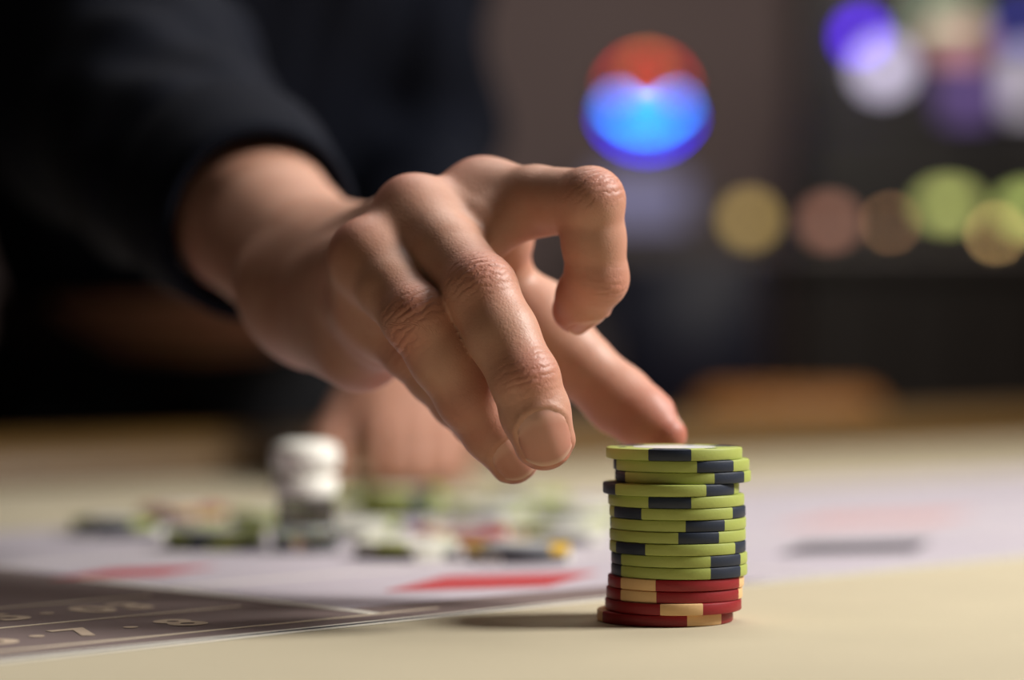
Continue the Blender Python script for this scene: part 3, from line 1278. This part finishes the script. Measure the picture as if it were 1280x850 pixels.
def build_person():
    V, F, cr, tone, nl = body_hand()
    V2, F2 = polygonise(f_left, (-190, 1330, -2), (10, 1560, 190), 2.2, 1)
    V3, F3 = polygonise(f_core, (-480, 1090, -890), (60, 2000, 800), 8.0, 1)
    n1, n2 = len(V), len(V2)
    VV = np.concatenate([V, V2, V3])
    FF = np.concatenate([F, F2 + n1, F3 + n1 + n2])
    me = bpy.data.meshes.new('body')
    w = VV / 1000.0
    w[:, 2] += TABLE_H
    me.vertices.add(len(w))
    me.vertices.foreach_set('co', w.astype(np.float32).ravel())
    me.loops.add(FF.size)
    me.loops.foreach_set('vertex_index', FF.astype(np.int32).ravel())
    me.polygons.add(len(FF))
    me.polygons.foreach_set('loop_start', np.arange(0, FF.size, 4, dtype=np.int32))
    me.polygons.foreach_set('use_smooth', np.ones(len(FF), bool))
    a = me.attributes.new('crease', 'FLOAT_VECTOR', 'POINT')
    C3 = np.zeros((len(VV), 3), np.float32)
    C3[:n1] = cr
    a.data.foreach_set('vector', C3.ravel())
    a = me.attributes.new('tone', 'FLOAT_COLOR', 'POINT')
    C4 = np.zeros((len(VV), 4), np.float32)
    C4[:, 3] = 1
    C4[:n1] = tone
    C4[n1:, 0] = 0.10
    C4[n1:, 1] = 0.25  # left hand and body skin darkened to stand in for weaker light
    a.data.foreach_set('color', C4.ravel())
    me.update(calc_edges=True)
    me.validate()
    me.materials.append(M['skin'])
    ob = bpy.data.objects.new('body', me)
    COL.objects.link(ob)
    ob.parent = person
    ob.matrix_parent_inverse = person.matrix_world.inverted()
    for p, f, vv in nl:
        o = add('fingernail', p, f, M['nail'], person, sharp=50)
        at = o.data.attributes.new('nail_v', 'FLOAT', 'POINT')
        at.data.foreach_set('value', vv.astype(np.float32))
    for nm, fn, lo, hi, h, mt in (('shirt', f_shirt, (-520, 850, 60), (120, 1960, 640), 4.5, 'shirt'),
                                  ('trousers', f_trouser, (-480, 1540, -880), (40, 1960, 130), 9.0, 'trouser')):
        V, F = polygonise(fn, lo, hi, h, 1)
        o = add(nm, V, F, M[mt], person, smooth=True)
    person_labels = {'shirt': 'dark charcoal long sleeved shirt', 'trousers': 'black trousers'}
    for c in person.children:
        if c.name in person_labels:
            c['label'] = person_labels[c.name]


build_person()

# rolled cuff at the end of the right sleeve
axc = unit(ELBOW - CUFF)
prof = [(32.5, 26), (32.5, 2), (33.5, 0), (35.5, 0), (37.5, 2), (39.0, 12), (41.5, 30), (44, 46), (43, 49), (38, 49)]
o = MB().lathe(CUFF - axc * 2, prof[:-1], 48, axis=axc).build('sleeve_cuff', M['shirt'], person, smooth=True)
o['label'] = 'turned back shirt cuff'
# the ring closes on itself: remove the two cap discs
me = o.data
import bmesh
bm = bmesh.new()
bm.from_mesh(me)
bmesh.ops.delete(bm, geom=[f for f in bm.faces if len(f.verts) > 10], context='FACES_ONLY')
bm.to_mesh(me)
bm.free()

# belt round the waist, buckle towards the table
bz = HIP[2] + 2


def waist(a, off=0.0):
    return np.array([HIP[0] + (156 + off) * math.sin(a), HIP[1] - (122 + off) * math.cos(a), 0])


rows = []
NB = 72
for i in range(NB):
    a = 2 * math.pi * i / NB
    for off, z in ((0, -19), (5, -19), (5, 19), (0, 19)):
        rows.append(waist(a, off) + ZX * (bz + z))
fs = []
for i in range(NB):
    j = (i + 1) % NB
    for k in range(4):
        l = (k + 1) % 4
        fs.append((i * 4 + k, j * 4 + k, j * 4 + l, i * 4 + l))
belt = MB().raw(rows, fs).build('belt', M['belt'], person, sharp=40)
belt['label'] = 'dark brown leather belt'
bc = waist(0, 8) + ZX * bz
fr = []
for i in range(40):
    a = 2 * math.pi * i / 40
    ex = 0.45
    cx = math.copysign(abs(math.cos(a)) ** ex, math.cos(a)) * 30
    cz = math.copysign(abs(math.sin(a)) ** ex, math.sin(a)) * 23
    fr.append(bc + np.array([cx, 0.012 * cx * cx * .3, cz]))
bk = MB().tube(fr, 4.2, 10, True).build('belt_buckle', M['buckle'], belt, smooth=True)
bk['label'] = 'brass coloured frame buckle'
MB().tube([bc + np.array([-30, -3, 0]), bc + np.array([0, -5, 0]), bc + np.array([29, -4, 0])], 2.4, 8).build('prong', M['buckle'], belt, smooth=True)


# hair cap on the head (above the frame)
def f_hair(p):
    hd = unit(np.array([0.15, -0.8, -0.55]))
    up = unit(np.array([0.05, -0.5, 0.85]))
    up = unit(up - hd * (up @ hd))
    sd = np.cross(up, hd)
    d = ellipsoid(p, HEAD + up * 26 - hd * 4, (sd, hd, up), (82, 101, 103))
    q = p - HEAD.astype(np.float32)
    cut = (q @ hd.astype(np.float32)) * .8 - (q @ up.astype(np.float32)) * .6 - 22
    return np.maximum(d, cut)


V, F = polygonise(f_hair, HEAD - 160, HEAD + 190, 6.0, 1)
add('hair', V, F, M['hair'], person, smooth=True)

# ------------------------------------------------------------------ background: machines, counter, lamps, chairs


def facing_box(c, w, d, h, bev):
    """box standing on point c (front centre at the base), front towards the camera"""
    c = np.array(c, float)
    return MB().frame_box(c + np.array([0, d / 2, h / 2]), (1, 0, 0), (0, 1, 0), ZX, w / 2, d / 2, h / 2, bev)


def arc_pts(c, rx, rz, a0, a1, n=14):
    return [np.array([c[0] + rx * math.sin(math.radians(a0 + (a1 - a0) * i / (n - 1))), c[1], c[2] + rz * math.cos(math.radians(a0 + (a1 - a0) * i / (n - 1)))]) for i in range(n)]


# slot machine with the round neon topper
Y1 = 6400.0
b1 = P(808, 300, Y1)
b1[2] = FLOOR
top1 = P(808, 215, Y1)[2]
m1 = empty('slot_machine', b1)
tag(m1, 'grey slot machine topped by a round red and blue neon sign', 'slot machine', 'slot machines along the back wall')
facing_box(b1, 400, 420, top1 - FLOOR, 14).build('cabinet', M['cabinet_grey'], m1)
s0 = P(800, 250, Y1)
MB().frame_box(s0 + np.array([0, -8, 0]), (1, 0, 0), (0, 1, 0), ZX, 120, 8, 62, 3).build('screen', glow('screen_lilac', srgb(150, 148, 190), 0.42), m1)
MB().frame_box(P(808, 330, Y1) + np.array([0, -60, 0]), (1, 0, 0), (0, 1, 0), ZX, 180, 60, 18, 6).build('button_deck', M['black'], m1)
MB().frame_box(P(808, 390, Y1) + np.array([0, -6, 0]), (1, 0, 0), (0, 1, 0), ZX, 150, 6, 75, 3).build('lower_panel', M['blue_leather'], m1)
sc = P(808, 128, Y1)
sgn = MB().lathe(sc + np.array([0, 24, 0]), [(112, 0), (116, 6), (116, 34), (110, 40)], 48, axis=(0, -1, 0)).build('neon_sign', M['black'], m1, sharp=40)
MB().box((b1[0] - 22, Y1 + 20, top1), (b1[0] + 22, Y1 + 50, sc[2] - 60)).build('sign_post', M['steel'], m1)
k1 = Y1 / FPX


def neon(pts_px, mat, r, y, parent):
    pts = [P(a, b, y) + np.array([0, -24, 0]) for a, b in pts_px]
    MB().tube(pts, r, 8).build('neon_tube', mat, parent, smooth=True)


def curve3(a, b, c, n=13):
    out = []
    for i in range(n):
        t = i / (n - 1)
        out.append(tuple((1 - t) ** 2 * a[k] + 2 * t * (1 - t) * b[k] + t * t * c[k] for k in (0, 1)))
    return out


G_or = glow('neon_orange', srgb(255, 130, 60), 3.4)
G_rd = glow('neon_red', srgb(255, 30, 40), 3.6)
G_cy = glow('neon_cyan', srgb(22, 150, 255), 15)
G_bl = glow('neon_blue', srgb(50, 10, 255), 9)
neon(curve3((772, 112), (778, 92), (794, 86)), G_rd, 7, Y1, m1)
neon(curve3((844, 112), (838, 92), (822, 86)), G_rd, 7, Y1, m1)
neon(curve3((797, 87), (808, 82), (819, 87)), G_or, 12, Y1, m1)
neon(curve3((769, 130), (785, 150), (808, 153)), G_cy, 8, Y1, m1)
neon(curve3((847, 130), (831, 150), (808, 153)), G_cy, 8, Y1, m1)
neon(curve3((764, 144), (776, 172), (808, 174)), G_bl, 7, Y1, m1)
neon(curve3((852, 144), (840, 172), (808, 174)), G_bl, 7, Y1, m1)

# two slot machines at the right
Y2 = 6000.0


def right_machine(px, label, parts):
    b = P(px, 300, Y2)
    b[2] = FLOOR
    m = empty('slot_machine', b)
    tag(m, label, 'slot machine', 'slot machines along the back wall')
    facing_box(b, 440, 520, P(px, 150, Y2)[2] - FLOOR, 14).build('cabinet', M['black'], m)
    bt = b.copy()
    bt[2] = P(px, 150, Y2)[2]
    facing_box(bt + np.array([0, 60, 0]), 420, 360, P(px, -70, Y2)[2] - bt[2], 20).build('top_box', M['black'], m)
    for nm, kind, x, y, w, h, mat in parts:
        c = P(x, y, Y2) + np.array([0, 36, 0])
        k = Y2 / FPX
        if kind == 'disc':
            MB().lathe(c + np.array([0, 24, 0]), [(w * k / 2, 0), (w * k / 2, 34), (w * k / 2 - 5, 40)], 40, axis=(0, -1, 0)).build(nm, mat, m, sharp=40)
        else:
            MB().frame_box(c, (1, 0, 0), (0, 1, 0), ZX, w * k / 2, 28, h * k / 2, 6).build(nm, mat, m)
    return m


right_machine(1118, 'black slot machine with a white round light and purple lamps', [
    ('round_light', 'disc', 1108, 82, 50, 50, glow('lamp_lilac_white', srgb(216, 206, 232), 1.9)),
    ('purple_lamp', 'box', 1079, 42, 22, 22, glow('lamp_purple', srgb(90, 20, 255), 6.0)),
    ('top_screen', 'box', 1185, 18, 74, 14, glow('screen_pale_green', srgb(190, 206, 170), 1.8)),
    ('pink_screen', 'box', 1200, 50, 60, 34, glow('screen_pink', srgb(200, 140, 136), 1.1)),
    ('purple_screen', 'box', 1212, 116, 50, 52, glow('screen_purple', srgb(140, 110, 190), 0.5)),
])
right_machine(1340, 'black slot machine cut by the right edge with a pale lit panel', [
    ('lit_panel', 'box', 1285, 100, 34, 70, glow('panel_pale', srgb(210, 200, 215), 1.1)),
    ('blue_lamp', 'box', 1280, 34, 30, 20, glow('lamp_blue', srgb(50, 60, 200), 1.6)),
    ('screen', 'box', 1380, 80, 90, 90, glow('screen_lilac_right', srgb(150, 130, 200), 0.8)),
])

# bar counter with small lamps
YC = 4500.0
cb = P(1200, 300, YC)
cb[2] = FLOOR
ctop = P(1200, 306, YC)[2]
ct = empty('bar_counter', cb)
tag(ct, 'dark wooden bar counter carrying a row of small lamps', 'counter')
x0, x1 = P(1000, 0, YC)[0], P(1500, 0, YC)[0]
MB().box((x0, YC - 20, FLOOR), (x1, YC + 420, ctop - 40)).build('counter_body', M['counter_wood'], ct)
MB().box((x0 - 30, YC - 60, ctop - 40), (x1 + 30, YC + 450, ctop), 8).build('counter_top', M['counter_wood'], ct)
for i in range(5):
    xa = x0 + 20 + i * (x1 - x0 - 40) / 5
    MB().box((xa + 8, YC - 30, FLOOR + 120), (xa + (x1 - x0 - 40) / 5 - 8, YC - 20, ctop - 80), 4).build('front_panel', M['counter_wood'], ct)


def counter_lamp(px, py, y, base_z, col, strength, rx, label, r=14):
    c = P(px, py, y)
    b = np.array([c[0], c[1], base_z])
    m = empty('table_lamp', b)
    tag(m, label, 'lamp', 'small lamps in the background')
    h = c[2] - base_z
    MB().lathe(b, [(26, 0), (28, 3), (26, 7), (8, 10), (6, h - r * .6)], 24).build('lamp_foot', M['steel'], m, sharp=40)
    pr = [(max(0.4, r * rx * math.sin(math.pi * i / 12)), -r * math.cos(math.pi * i / 12)) for i in range(13)]
    MB().lathe(c, pr, 24).build('bulb', glow('bulb_glow', col, strength), m, smooth=True)


counter_lamp(1037, 277, YC + 60, ctop, srgb(186, 130, 108), 2.0, 1.4, 'dim pinkish lamp at the left end of the bar counter', 20)
counter_lamp(1113, 279, YC + 20, ctop, srgb(170, 124, 84), 9.0, 1.0, 'small dim amber lamp between pinkish and green lamps', 9)
counter_lamp(1185, 256, YC + 120, ctop, srgb(186, 192, 110), 2.3, 1.9, 'bright yellow green lamp in the middle of the counter', 22)
counter_lamp(1245, 292, YC + 20, ctop, srgb(205, 165, 105), 13.0, 1.0, 'small amber lamp in front of the green lamps', 9)
counter_lamp(1284, 262, YC + 120, ctop, srgb(186, 200, 110), 2.4, 1.7, 'yellow green lamp at the right edge', 22)

# side pedestal with the yellow lamp
pb = P(937, 300, 5200.0)
pb[2] = FLOOR
pd = empty('pedestal_table', pb)
tag(pd, 'dark pedestal table carrying a yellow lamp', 'table')
ph = P(937, 312, 5200.0)[2]
MB().lathe(pb, [(180, 0), (185, 12), (60, 30), (40, 60), (38, ph - FLOOR - 60), (60, ph - FLOOR - 30)], 32).build('column', M['black'], pd, sharp=40)
MB().lathe(pb, [(190, ph - FLOOR - 30), (200, ph - FLOOR - 22), (200, ph - FLOOR - 6), (194, ph - FLOOR)], 40).build('table_top', M['counter_wood'], pd, sharp=40)
counter_lamp(937, 274, 5200.0, ph, srgb(205, 172, 100), 2.2, 1.1, 'round yellow lamp on the dark pedestal table', 26)


def chair(px, ytop, ybot, y, wpx, mat, label):
    k = y / FPX
    c = P(px, (ytop + ybot) / 2, y)
    b = np.array([c[0], y + 40, FLOOR])
    m = empty('casino_chair', b)
    tag(m, label, 'chair', 'chairs behind the table')
    w = wpx * k / 2
    hz = (ybot - ytop) * k / 2
    MB().frame_box(c, (1, 0, 0), (0, 1, 0), ZX, w, 32, hz, 18).build('backrest', mat, m, sharp=50)
    seat_z = FLOOR + 620
    for sx in (-1, 1):
        MB().tube([c + np.array([sx * w * .8, 20, -hz * .7]), np.array([c[0] + sx * w * .8, y + 30, seat_z])], 13, 8).build('back_post', M['steel'], m, smooth=True)
    MB().frame_box((c[0], y + 230, seat_z), (1, 0, 0), (0, 1, 0), ZX, w * 1.05, 220, 40, 22).build('seat', mat, m, sharp=50)
    for sx in (-1, 1):
        for sy in (40, 420):
            MB().tube([(c[0] + sx * w * .85, y + sy, seat_z - 30), (c[0] + sx * w * .95, y + sy, FLOOR)], 14, 8).build('leg', M['steel'], m, smooth=True)
    return m


chair(985, 488, 600, 2950.0, 235, M['tan_leather'], 'tan leather chair back just beyond the table edge')
chair(860, 318, 520, 3700.0, 190, M['blue_leather'], 'dark blue leather chair behind the tan chair')
chair(1260, 535, 620, 2900.0, 110, M['tan_leather'], 'small tan chair back at the right edge')
